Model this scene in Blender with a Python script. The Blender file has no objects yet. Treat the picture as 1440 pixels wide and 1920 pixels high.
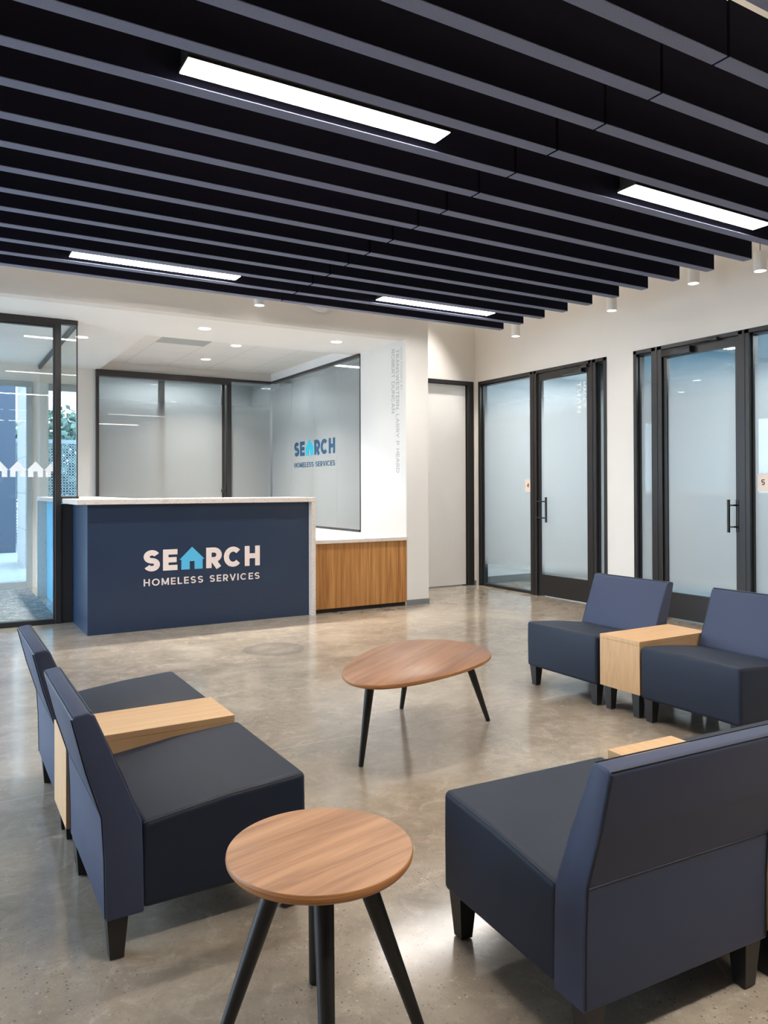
import bpy, bmesh, math, random
from math import sin, cos, pi, radians
from mathutils import Vector, Matrix

random.seed(7)
sc = bpy.context.scene
COL = sc.collection

# ------------------------------------------------------------------ materials
MATS = {}


def s2l(c):
    c = c / 255.0
    return c / 12.92 if c <= 0.04045 else ((c + 0.055) / 1.055) ** 2.4


def rgb(r, g, b):
    return (s2l(r), s2l(g), s2l(b), 1.0)


class NT:
    def __init__(self, name):
        self.m = bpy.data.materials.new(name)
        self.m.use_nodes = True
        self.n = self.m.node_tree.nodes
        self.l = self.m.node_tree.links
        self.n.clear()
        self.out = self.n.new('ShaderNodeOutputMaterial')
        MATS[name] = self.m

    def new(self, t, **kw):
        nd = self.n.new(t)
        for k, v in kw.items():
            if hasattr(nd, k):
                setattr(nd, k, v)
            else:
                nd.inputs[k].default_value = v
        return nd

    def set(self, sock, v):
        if hasattr(v, 'is_linked') or hasattr(v, 'links'):
            self.l.new(v, sock)
        else:
            sock.default_value = v

    def math(self, op, a, b=0.0, c=None, clamp=False):
        nd = self.n.new('ShaderNodeMath')
        nd.operation = op
        nd.use_clamp = clamp
        self.set(nd.inputs[0], a)
        self.set(nd.inputs[1], b)
        if c is not None:
            self.set(nd.inputs[2], c)
        return nd.outputs[0]

    def mix(self, f, a, b, mode='MIX'):
        nd = self.n.new('ShaderNodeMix')
        nd.data_type = 'RGBA'
        nd.blend_type = mode
        self.set(nd.inputs[0], f)
        self.set(nd.inputs[6], a)
        self.set(nd.inputs[7], b)
        return nd.outputs[2]

    def ramp(self, v, stops):
        nd = self.n.new('ShaderNodeValToRGB')
        e = nd.color_ramp.elements
        while len(e) < len(stops):
            e.new(0.5)
        for i, (p, c) in enumerate(stops):
            e[i].position = p
            e[i].color = c if len(c) == 4 else (*c, 1)
        self.l.new(v, nd.inputs[0])
        return nd.outputs[0]

    def mapr(self, v, a, b, c=0.0, d=1.0, smooth=True):
        nd = self.n.new('ShaderNodeMapRange')
        nd.interpolation_type = 'SMOOTHSTEP' if smooth else 'LINEAR'
        self.set(nd.inputs[0], v)
        nd.inputs[1].default_value = a
        nd.inputs[2].default_value = b
        nd.inputs[3].default_value = c
        nd.inputs[4].default_value = d
        return nd.outputs[0]

    def pos(self):
        return self.n.new('ShaderNodeNewGeometry').outputs['Position']

    def obj(self):
        return self.n.new('ShaderNodeTexCoord').outputs['Object']

    def mapping(self, v, scale=(1, 1, 1), rot=(0, 0, 0), loc=(0, 0, 0)):
        nd = self.n.new('ShaderNodeMapping')
        self.l.new(v, nd.inputs[0])
        nd.inputs['Scale'].default_value = scale
        nd.inputs['Rotation'].default_value = rot
        nd.inputs['Location'].default_value = loc
        return nd.outputs[0]

    def noise(self, v, scale, detail=2.0, rough=0.5, dist=0.0):
        nd = self.n.new('ShaderNodeTexNoise')
        self.l.new(v, nd.inputs['Vector'])
        nd.inputs['Scale'].default_value = scale
        nd.inputs['Detail'].default_value = detail
        nd.inputs['Roughness'].default_value = rough
        nd.inputs['Distortion'].default_value = dist
        return nd.outputs[0]

    def sep(self, v):
        nd = self.n.new('ShaderNodeSeparateXYZ')
        self.l.new(v, nd.inputs[0])
        return nd.outputs

    def bsdf(self, color, rough=0.5, spec=0.5, metallic=0.0, coat=0.0, coat_rough=0.1, normal=None):
        nd = self.n.new('ShaderNodeBsdfPrincipled')
        self.set(nd.inputs['Base Color'], color)
        self.set(nd.inputs['Roughness'], rough)
        self.set(nd.inputs['Specular IOR Level'], spec)
        self.set(nd.inputs['Metallic'], metallic)
        self.set(nd.inputs['Coat Weight'], coat)
        self.set(nd.inputs['Coat Roughness'], coat_rough)
        if normal is not None:
            self.l.new(normal, nd.inputs['Normal'])
        return nd

    def bump(self, h, strength=0.1, dist=0.01):
        nd = self.n.new('ShaderNodeBump')
        nd.inputs['Strength'].default_value = strength
        nd.inputs['Distance'].default_value = dist
        self.l.new(h, nd.inputs['Height'])
        return nd.outputs[0]

    def done(self, sh):
        self.l.new(sh if not hasattr(sh, 'outputs') else sh.outputs[0], self.out.inputs[0])
        return self.m


def simple(name, color, rough=0.5, spec=0.5, metallic=0.0, coat=0.0, var=0.04, vscale=4.0):
    t = NT(name)
    p = t.obj()
    n = t.noise(p, vscale, 3)
    dark = tuple(c * (1 - var) for c in color[:3]) + (1,)
    lite = tuple(min(1, c * (1 + var)) for c in color[:3]) + (1,)
    return t.done(t.bsdf(t.mix(n, dark, lite), rough, spec, metallic, coat))


def emission(name, color, strength):
    t = NT(name)
    e = t.new('ShaderNodeEmission')
    e.inputs[0].default_value = color
    e.inputs[1].default_value = strength
    return t.done(e)


def wood(name, dark, mid, light, scale=1.0, rot=(0, 0, 0), rough=0.4, stretch=(1.0, 14.0, 14.0), cathedral=0.5):
    t = NT(name)
    p = t.mapping(t.obj(), rot=rot)
    p1 = t.mapping(p, scale=tuple(scale * s for s in stretch))
    a = t.noise(p1, 1.6, 4, 0.6, 0.4)
    p2 = t.mapping(p, scale=tuple(scale * s for s in (stretch[0] * 1.5, stretch[1] * 5, stretch[2] * 5)))
    b = t.noise(p2, 3.0, 3, 0.6)
    p3 = t.mapping(p, scale=tuple(scale * s for s in (stretch[0] * 1.6, stretch[1] * .35, stretch[2] * .35)))
    w = t.n.new('ShaderNodeTexWave')
    w.bands_direction = 'Y'
    t.l.new(p3, w.inputs[0])
    w.inputs['Scale'].default_value = 1.3
    w.inputs['Distortion'].default_value = 6.0
    w.inputs['Detail'].default_value = 2.0
    w.inputs['Detail Scale'].default_value = 0.6
    c = t.ramp(a, [(0.3, dark), (0.5, mid), (0.72, light)])
    c = t.mix(t.math('MULTIPLY', w.outputs[1], 0.35 * cathedral), c, dark)
    c = t.mix(t.mapr(b, 0.45, 0.75, 0.0, 0.3), c, dark)
    return t.done(t.bsdf(c, rough, 0.4))


# painted walls
def paint(name, c, rough=0.6):
    t = NT(name)
    n = t.noise(t.pos(), 60, 3)
    return t.done(t.bsdf(c, rough, 0.25, normal=t.bump(n, 0.03, 0.002)))


M_wall = paint('warm_white_paint', (0.77, 0.745, 0.71, 1))
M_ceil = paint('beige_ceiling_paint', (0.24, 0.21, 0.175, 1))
M_jamb = paint('soft_white_paint', (0.70, 0.685, 0.66, 1))
M_white = paint('white_paint', (0.91, 0.91, 0.90, 1))
M_blue_wall = paint('blue_paint', (0.40, 0.56, 0.66, 1))
M_room = paint('room_white_paint', (0.76, 0.79, 0.81, 1))
M_base = simple('grey_rubber_base', rgb(120, 122, 124), 0.5)
M_frame = simple('dark_bronze_aluminium', (0.016, 0.014, 0.014, 1), 0.38, 0.5)
M_alum = simple('silver_aluminium', (0.36, 0.40, 0.41, 1), 0.45, 0.5)
M_black = simple('black_stained_wood', (0.008, 0.008, 0.008, 1), 0.45, 0.4)
M_legblk = simple('black_plastic', (0.012, 0.011, 0.011, 1), 0.4, 0.5)
M_lightblue = simple('light_blue_laminate', rgb(105, 180, 215), 0.35, 0.5)
M_door = simple('off_white_door_paint', (0.82, 0.79, 0.76, 1), 0.45)
M_fix = simple('white_metal', (0.85, 0.84, 0.82, 1), 0.4)
M_fixdark = simple('grey_fixture_metal', (0.25, 0.25, 0.25, 1), 0.4)
M_vent = simple('grey_vent_metal', (0.50, 0.53, 0.54, 1), 0.5)
M_sign = simple('cream_sign_plastic', rgb(236, 216, 200), 0.45)
M_signtxt = simple('dark_sign_ink', rgb(50, 42, 40), 0.5)
M_pinktxt = simple('pale_lettering', rgb(240, 222, 214), 0.5)
M_logoblue = simple('sky_blue_lettering', rgb(84, 182, 222), 0.5)
M_logonavy = simple('navy_vinyl', rgb(32, 76, 108), 0.4)
M_logocyan = simple('cyan_vinyl', rgb(24, 164, 196), 0.4)
M_greytxt = simple('grey_wall_lettering', rgb(160, 162, 163), 0.6)
M_greytxt2 = simple('pale_grey_wall_lettering', rgb(182, 184, 184), 0.6)
M_whitetxt = simple('white_vinyl', (0.9, 0.92, 0.93, 1), 0.5)
M_concrete_ext = simple('pale_concrete', (0.40, 0.40, 0.37, 1), 0.8, var=0.1)
M_bluebld = simple('blue_metal_cladding', (0.072, 0.092, 0.128, 1), 0.6)
M_darksill = simple('dark_reveal', (0.02, 0.012, 0.008, 1), 0.6)

E_linear = emission('linear_light_lens', (1.0, 0.955, 0.90, 1), 34.0)
E_down = emission('downlight_lens', (1.0, 0.95, 0.88, 1), 14.0)
E_cyl = emission('pendant_lens', (1.0, 0.90, 0.78, 1), 9.0)
E_room = emission('room_light_lens', (0.92, 0.97, 1.0, 1), 9.0)


def mk_navy():
    t = NT('navy_laminate')
    n = t.noise(t.obj(), 3, 3)
    c = t.mix(n, (0.011, 0.026, 0.060, 1), (0.014, 0.032, 0.072, 1))
    return t.done(t.bsdf(c, 0.36, 0.6, coat=0.1, coat_rough=0.25))


M_navy = mk_navy()


def mk_leather(name, c1, c2):
    t = NT(name)
    p = t.obj()
    n1 = t.noise(p, 2.0, 2)
    n2 = t.noise(p, 420, 2)
    n3 = t.noise(p, 5.0, 2)
    c = t.mix(n1, c1, c2)
    h = t.math('ADD', t.math('MULTIPLY', n2, 0.05), t.math('MULTIPLY', n3, 1.2))
    return t.done(t.bsdf(c, 0.55, 0.35, normal=t.bump(h, 0.2, 0.006)))


M_leather = mk_leather('charcoal_leather', (0.008, 0.014, 0.029, 1), (0.010, 0.017, 0.035, 1))
M_leather_blue = mk_leather('slate_blue_leather', (0.035, 0.047, 0.090, 1), (0.040, 0.053, 0.101, 1))
M_piping = simple('dark_seam_thread', (0.012, 0.014, 0.022, 1), 0.6)


def mk_lit_felt():
    t = NT('lit_heather_felt')
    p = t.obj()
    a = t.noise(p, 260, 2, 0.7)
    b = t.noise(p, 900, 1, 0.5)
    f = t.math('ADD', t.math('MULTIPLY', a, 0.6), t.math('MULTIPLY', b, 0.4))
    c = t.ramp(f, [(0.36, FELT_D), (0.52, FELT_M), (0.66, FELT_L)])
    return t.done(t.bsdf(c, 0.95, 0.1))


FELT_D, FELT_M, FELT_L = (0.15, 0.17, 0.26, 1), (0.215, 0.24, 0.345, 1), (0.33, 0.36, 0.48, 1)  # baffle felt coloured lighter, as if lit from the floor
M_felt_lit = mk_lit_felt()
M_felt_shaded = simple('shaded_navy_felt', (0.010, 0.010, 0.018, 1), 0.95, 0.05, var=.2, vscale=80)  # same baffle felt darkened, paints in the shade on the sides


def mk_floor():
    t = NT('polished_concrete')
    p = t.pos()
    xyz = t.sep(p)
    a = t.noise(p, 0.7, 5, 0.62, 0.6)
    b = t.noise(t.mapping(p, scale=(1, 1.6, 1), rot=(0, 0, 0.6)), 2.6, 5, 0.65, 0.8)
    d = t.noise(p, 22, 4, 0.6)
    f = t.math('ADD', t.math('MULTIPLY', a, 0.55), t.math('MULTIPLY', b, 0.45))
    c = t.ramp(f, [(0.34, (0.240, 0.198, 0.156, 1)), (0.50, (0.335, 0.280, 0.218, 1)), (0.66, (0.435, 0.372, 0.290, 1))])
    c = t.mix(t.mapr(d, 0.35, 0.7, 0.0, 0.26), c, (0.20, 0.170, 0.14, 1))
    g = t.noise(t.mapping(p, rot=(0, 0, -0.5), loc=(3, 1, 0)), 7.5, 6, 0.72, 1.2)
    c = t.mix(t.mapr(g, 0.50, 0.68, 0.0, 0.34), c, (0.56, 0.485, 0.395, 1))
    c = t.mix(t.mapr(g, 0.46, 0.30, 0.0, 0.30), c, (0.17, 0.145, 0.12, 1))
    # aggregate specks
    for sca, lo, hi, col, amt in ((70, 0.12, 0.26, (0.085, 0.07, 0.06, 1), 0.8), (48, 0.08, 0.20, (0.66, 0.60, 0.50, 1), 0.6), (120, 0.14, 0.28, (0.60, 0.54, 0.46, 1), 0.45), (105, 0.14, 0.28, (0.12, 0.10, 0.085, 1), 0.6)):
        v = t.n.new('ShaderNodeTexVoronoi')
        t.l.new(p, v.inputs['Vector'])
        v.inputs['Scale'].default_value = sca
        v.inputs['Randomness'].default_value = 1.0
        cell = t.sep(v.outputs['Color'])[0]
        patch = t.noise(p, 1.3, 3)
        near = t.mapr(patch, 0.42, 0.62, 0.25, 1.0)
        m = t.math('MULTIPLY', t.mapr(v.outputs['Distance'], lo, hi, 1.0, 0.0), t.math('GREATER_THAN', cell, 0.72))
        c = t.mix(t.math('MULTIPLY', t.math('MULTIPLY', m, amt), near), c, col)
    # saw cut joints
    j = None
    for axis, val in ((1, 3.59), (0, 4.32), (1, -0.10), (0, 0.62), (0, -3.1)):
        if axis == 0 and val == 0.62:
            continue
        dd = t.math('ABSOLUTE', t.math('SUBTRACT', xyz[axis], val))
        k = t.mapr(dd, 0.002, 0.006, 1.0, 0.0)
        j = k if j is None else t.math('MAXIMUM', j, k)
    c = t.mix(t.math('MULTIPLY', j, 0.55), c, (0.52, 0.47, 0.41, 1))
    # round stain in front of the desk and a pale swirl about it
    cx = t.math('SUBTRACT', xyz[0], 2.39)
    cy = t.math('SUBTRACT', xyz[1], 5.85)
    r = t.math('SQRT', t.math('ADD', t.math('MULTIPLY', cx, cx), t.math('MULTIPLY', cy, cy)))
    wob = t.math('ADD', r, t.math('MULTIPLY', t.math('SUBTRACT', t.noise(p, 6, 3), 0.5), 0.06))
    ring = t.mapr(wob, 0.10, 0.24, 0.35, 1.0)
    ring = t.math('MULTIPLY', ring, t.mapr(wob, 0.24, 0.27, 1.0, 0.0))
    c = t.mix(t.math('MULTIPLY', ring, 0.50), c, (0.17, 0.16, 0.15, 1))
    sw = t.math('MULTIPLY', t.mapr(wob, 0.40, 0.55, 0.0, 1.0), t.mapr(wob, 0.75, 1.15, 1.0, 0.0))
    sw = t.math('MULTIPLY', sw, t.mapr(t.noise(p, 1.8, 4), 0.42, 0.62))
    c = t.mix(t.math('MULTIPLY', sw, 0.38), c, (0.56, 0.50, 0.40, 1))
    rough = t.math('ADD', 0.115, t.math('MULTIPLY', t.mapr(b, 0.3, 0.7), 0.05))
    return t.done(t.bsdf(c, rough, 0.6))


M_floor = mk_floor()


def mk_carpet():
    t = NT('grey_carpet')
    p = t.pos()
    a = t.noise(p, 40, 4, 0.7)
    b = t.noise(p, 9, 2)
    c = t.ramp(t.math('ADD', t.math('MULTIPLY', a, 0.7), t.math('MULTIPLY', b, 0.3)), [(0.38, (0.12, 0.125, 0.128, 1)), (0.52, (0.22, 0.228, 0.23, 1)), (0.64, (0.42, 0.43, 0.43, 1))])
    return t.done(t.bsdf(c, 0.95, 0.1))


M_carpet = mk_carpet()


def mk_quartz():
    t = NT('speckled_pale_quartz')
    p = t.pos()
    v = t.n.new('ShaderNodeTexVoronoi')
    t.l.new(p, v.inputs['Vector'])
    v.inputs['Scale'].default_value = 60
    cell = t.sep(v.outputs['Color'])[0]
    n = t.noise(p, 9, 3)
    m = t.math('MULTIPLY', t.mapr(v.outputs['Distance'], 0.2, 0.45, 1.0, 0.0), t.math('GREATER_THAN', cell, 0.75))
    c = t.mix(t.math('MULTIPLY', m, 0.55), (0.70, 0.62, 0.56, 1), (0.30, 0.24, 0.19, 1))
    c = t.mix(t.mapr(n, 0.6, 0.8, 0, 0.4), c, (0.42, 0.35, 0.29, 1))
    return t.done(t.bsdf(c, 0.25, 0.5))


M_quartz = mk_quartz()
M_whitequartz = simple('white_quartz', (0.84, 0.83, 0.82, 1), 0.3)


def mk_tile():
    t = NT('white_ceiling_tile')
    p = t.pos()
    xyz = t.sep(p)
    gx = t.math('ABSOLUTE', t.math('SUBTRACT', t.math('FRACT', t.math('MULTIPLY', t.math('SUBTRACT', xyz[0], 2.31), 1 / 0.595)), 0.5))
    gy = t.math('ABSOLUTE', t.math('SUBTRACT', t.math('FRACT', t.math('MULTIPLY', t.math('SUBTRACT', xyz[1], 8.83), 1 / 0.595)), 0.5))
    g = t.math('GREATER_THAN', t.math('MAXIMUM', gx, gy), 0.488)
    n = t.noise(p, 120, 3)
    c = t.mix(n, (0.84, 0.84, 0.825, 1), (0.90, 0.895, 0.88, 1))
    c = t.mix(t.math('MULTIPLY', g, 0.35), c, (0.5, 0.5, 0.48, 1))
    return t.done(t.bsdf(c, 0.85, 0.2))


M_tile = mk_tile()


def mk_glass(name, tint=(0.93, 0.96, 0.95, 1), refl=1.0):
    t = NT(name)
    tr = t.new('ShaderNodeBsdfTransparent')
    tr.inputs[0].default_value = tint
    gl = t.new('ShaderNodeBsdfGlossy')
    gl.inputs['Roughness'].default_value = 0.01
    fr = t.new('ShaderNodeFresnel')
    fr.inputs[0].default_value = 1.5
    mx = t.new('ShaderNodeMixShader')
    t.l.new(t.math('MULTIPLY', fr.outputs[0], refl), mx.inputs[0])
    t.l.new(tr.outputs[0], mx.inputs[1])
    t.l.new(gl.outputs[0], mx.inputs[2])
    return t.done(mx)


def mk_film(name, z0, z1, z2, z3, col=(0.56, 0.575, 0.565, 1), tcol=(0.43, 0.475, 0.49, 1), most=0.97, refl=1.25):
    """glass with a white frosted film that fades out to clear at foot and head"""
    t = NT(name)
    z = t.sep(t.pos())[2]
    al = t.math('MULTIPLY', t.mapr(z, z0, z1), t.mapr(z, z2, z3, 1.0, 0.0))
    al = t.math('MULTIPLY', al, most)
    tr = t.new('ShaderNodeBsdfTransparent')
    tr.inputs[0].default_value = (0.90, 0.95, 0.95, 1)
    df = t.new('ShaderNodeBsdfDiffuse')
    df.inputs[0].default_value = col
    tl = t.new('ShaderNodeBsdfTranslucent')
    tl.inputs[0].default_value = tcol
    a = t.new('ShaderNodeMixShader')
    a.inputs[0].default_value = 0.55
    t.l.new(df.outputs[0], a.inputs[1])
    t.l.new(tl.outputs[0], a.inputs[2])
    b = t.new('ShaderNodeMixShader')
    t.l.new(al, b.inputs[0])
    t.l.new(tr.outputs[0], b.inputs[1])
    t.l.new(a.outputs[0], b.inputs[2])
    gl = t.new('ShaderNodeBsdfGlossy')
    gl.inputs['Roughness'].default_value = 0.015
    fr = t.new('ShaderNodeFresnel')
    fr.inputs[0].default_value = 1.5
    mx = t.new('ShaderNodeMixShader')
    t.l.new(t.math('MULTIPLY', fr.outputs[0], refl), mx.inputs[0])
    t.l.new(b.outputs[0], mx.inputs[1])
    t.l.new(gl.outputs[0], mx.inputs[2])
    return t.done(mx)


M_clear = mk_glass('clear_glass')
M_tinted = mk_glass('tinted_exterior_glass', (0.44, 0.48, 0.49, 1), 1.0)
M_clear_low = mk_glass('antireflective_glass', (0.93, 0.96, 0.95, 1), 0.35)
M_edge = mk_glass('glass_back_face', (0.98, 0.99, 0.99, 1), 0.0)
M_film_room = mk_film('frosted_film_on_office_glass', 0.18, 0.42, 2.10, 2.66)
M_film_back = mk_film('frosted_film_on_reception_glass', -1.0, -0.5, 2.30, 2.80)
M_film_side = mk_film('frosted_film_on_side_glass', -1.0, -0.5, 2.50, 3.20, most=0.98)

M_walnut = wood('walnut_veneer', rgb(134, 96, 68), rgb(176, 131, 97), rgb(192, 149, 113), 1.0, (0, 0, radians(-12)), 0.38)
M_walnut_egg = wood('warm_walnut_veneer', rgb(124, 88, 66), rgb(152, 110, 82), rgb(166, 125, 97), 0.8, (0, 0, radians(-35)), 0.35)
M_ply = wood('plywood_edge', rgb(130, 84, 50), rgb(172, 118, 72), rgb(192, 140, 92), 1.0, (0, 0, 0), 0.45, (2.0, 2.0, 160.0), 0.0)
M_maple = wood('pale_maple_veneer', rgb(192, 154, 112), rgb(202, 164, 121), rgb(209, 172, 131), 1.0, (0, 0, 0), 0.45, (2.0, 30.0, 4.0), 0.0)
M_oak = wood('vertical_grain_oak', rgb(140, 92, 46), rgb(180, 126, 70), rgb(208, 156, 96), 1.0, (0, radians(90), 0), 0.45, (0.6, 16.0, 16.0), 0.4)


def mk_stone():
    t = NT('pale_limestone')
    p = t.pos()
    z = t.sep(p)[2]
    g = t.math('LESS_THAN', t.math('FRACT', t.math('MULTIPLY', z, 1 / 0.62)), 0.025)
    n = t.noise(p, 6, 4)
    c = t.mix(n, (0.46, 0.43, 0.42, 1), (0.54, 0.51, 0.49, 1))
    c = t.mix(t.math('MULTIPLY', g, 0.6), c, (0.2, 0.19, 0.19, 1))
    return t.done(t.bsdf(c, 0.8))


M_stone = mk_stone()


def mk_foliage():
    t = NT('green_foliage')
    n = t.noise(t.pos(), 4, 4)
    c = t.ramp(n, [(0.35, (0.14, 0.21, 0.15, 1)), (0.55, (0.24, 0.33, 0.25, 1)), (0.7, (0.36, 0.44, 0.37, 1))])
    return t.done(t.bsdf(c, 0.8))


M_leaf = mk_foliage()
M_galv = simple('galvanised_wire', (0.40, 0.46, 0.48, 1), 0.6)

# ------------------------------------------------------------------ mesh helpers


class MB:
    def __init__(self):
        self.bm = bmesh.new()
        self.mats = []

    def mi(self, m):
        if m not in self.mats:
            self.mats.append(m)
        return self.mats.index(m)

    def face(self, vs, m):
        try:
            f = self.bm.faces.new(vs)
        except ValueError:
            return None
        f.material_index = self.mi(m)
        return f

    def box(self, x0, x1, y0, y1, z0, z1, m, bevel=0.0, seg=2):
        if x0 > x1: x0, x1 = x1, x0
        if y0 > y1: y0, y1 = y1, y0
        v = [self.bm.verts.new(p) for p in ((x0, y0, z0), (x1, y0, z0), (x1, y1, z0), (x0, y1, z0), (x0, y0, z1), (x1, y0, z1), (x1, y1, z1), (x0, y1, z1))]
        fs = [self.face([v[i] for i in q], m) for q in ((0, 3, 2, 1), (4, 5, 6, 7), (0, 1, 5, 4), (1, 2, 6, 5), (2, 3, 7, 6), (3, 0, 4, 7))]
        if bevel > 0:
            es = list({e for f in fs for e in f.edges})
            bmesh.ops.bevel(self.bm, geom=es, offset=bevel, segments=seg, profile=0.5, affect='EDGES')
        return fs

    def prism(self, pts, axis, a, b, m, bevel=0.0, seg=2):
        """extrude a polygon given in the two other axes along axis from a to b"""
        def P(p, t):
            if axis == 'y': return (p[0], t, p[1])
            if axis == 'x': return (t, p[0], p[1])
            return (p[0], p[1], t)
        va = [self.bm.verts.new(P(p, a)) for p in pts]
        vb = [self.bm.verts.new(P(p, b)) for p in pts]
        n = len(pts)
        fs = [self.face(list(reversed(va)), m), self.face(vb, m)]
        for i in range(n):
            fs.append(self.face([va[i], va[(i + 1) % n], vb[(i + 1) % n], vb[i]], m))
        fs = [f for f in fs if f]
        bmesh.ops.recalc_face_normals(self.bm, faces=fs)
        if bevel > 0:
            es = list({e for f in fs for e in f.edges})
            bmesh.ops.bevel(self.bm, geom=es, offset=bevel, segments=seg, profile=0.5, affect='EDGES', clamp_overlap=True)
        return fs

    def cone(self, p0, p1, r0, r1, m, n=20, caps=True):
        p0, p1 = Vector(p0), Vector(p1)
        d = (p1 - p0).normalized()
        u = d.orthogonal().normalized()
        w = d.cross(u)
        r = []
        for p, q in ((p0, r0), (p1, r1)):
            r.append([self.bm.verts.new(p + (u * cos(2 * pi * i / n) + w * sin(2 * pi * i / n)) * q) for i in range(n)])
        fs = []
        for i in range(n):
            fs.append(self.face([r[0][i], r[0][(i + 1) % n], r[1][(i + 1) % n], r[1][i]], m))
        if caps:
            fs.append(self.face(list(reversed(r[0])), m))
            fs.append(self.face(r[1], m))
        return fs

    def lathe(self, prof, m, n=48, c=(0, 0), mats=None):
        rings = []
        for (r, z) in prof:
            if r < 1e-6:
                rings.append([self.bm.verts.new((c[0], c[1], z))])
            else:
                rings.append([self.bm.verts.new((c[0] + r * cos(2 * pi * i / n), c[1] + r * sin(2 * pi * i / n), z)) for i in range(n)])
        fs = []
        for k in range(len(rings) - 1):
            a, b = rings[k], rings[k + 1]
            mm = mats[k] if mats else m
            for i in range(n):
                j = (i + 1) % n
                if len(a) == 1 and len(b) == 1: continue
                if len(a) == 1: fs.append(self.face([a[0], b[i], b[j]], mm))
                elif len(b) == 1: fs.append(self.face([a[i], a[j], b[0]], mm))
                else: fs.append(self.face([a[i], a[j], b[j], b[i]], mm))
        bmesh.ops.recalc_face_normals(self.bm, faces=[f for f in fs if f])
        return fs

    def tube(self, pts, r, m, n=8, closed=False):
        pts = [Vector(p) for p in pts]
        rings = []
        N = len(pts)
        ref = None
        for i, p in enumerate(pts):
            a = pts[(i - 1) % N] if (closed or i > 0) else p
            b = pts[(i + 1) % N] if (closed or i < N - 1) else p
            d = (b - a).normalized()
            if ref is None:
                u = d.orthogonal().normalized()
            else:
                u = (ref - d * ref.dot(d)).normalized()
            ref = u
            w = d.cross(u)
            rings.append([self.bm.verts.new(p + (u * cos(2 * pi * k / n) + w * sin(2 * pi * k / n)) * r) for k in range(n)])
        for i in range(N if closed else N - 1):
            a, b = rings[i], rings[(i + 1) % N]
            for k in range(n):
                self.face([a[k], a[(k + 1) % n], b[(k + 1) % n], b[k]], m)
        if not closed:
            self.face(list(reversed(rings[0])), m)
            self.face(rings[-1], m)

    def build(self, name, parent=None, smooth=None, loc=None):
        me = bpy.data.meshes.new(name)
        self.bm.normal_update()
        self.bm.to_mesh(me)
        self.bm.free()
        for m in self.mats:
            me.materials.append(m)
        if smooth is not None:
            for p in me.polygons:
                p.use_smooth = True
            me.set_sharp_from_angle(angle=radians(smooth))
        o = bpy.data.objects.new(name, me)
        COL.objects.link(o)
        if parent is not None:
            o.parent = parent
        if loc is not None:
            o.location = loc
        return o


def tag(o, label, cat=None, group=None, kind=None):
    o['label'] = label
    if cat: o['category'] = cat
    if group: o['group'] = group
    if kind: o['kind'] = kind
    return o


def thing(name, label, cat, loc=(0, 0, 0), rotz=0.0, group=None, kind=None):
    o = bpy.data.objects.new(name, None)
    o.empty_display_size = 0.05
    COL.objects.link(o)
    o.location = loc
    o.rotation_euler = (0, 0, rotz)
    return tag(o, label, cat, group, kind)


def copy_tree(o, parent=None):
    c = o.copy()
    COL.objects.link(c)
    c.parent = parent
    for ch in list(o.children):
        copy_tree(ch, c)
    return c


def struct(name, label, mb, smooth=None):
    return tag(mb.build(name, smooth=smooth), label, cat=name.split('_')[0], kind='structure')


def sbox(name, label, x0, x1, y0, y1, z0, z1, m):
    mb = MB()
    mb.box(x0, x1, y0, y1, z0, z1, m)
    return struct(name, label, mb)


# ------------------------------------------------------------------ lettering


def arc(cx, cy, rx, ry, a0, a1, n=18):
    return [(cx + rx * cos(radians(a0 + (a1 - a0) * i / n)), cy + ry * sin(radians(a0 + (a1 - a0) * i / n))) for i in range(n + 1)]


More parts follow.
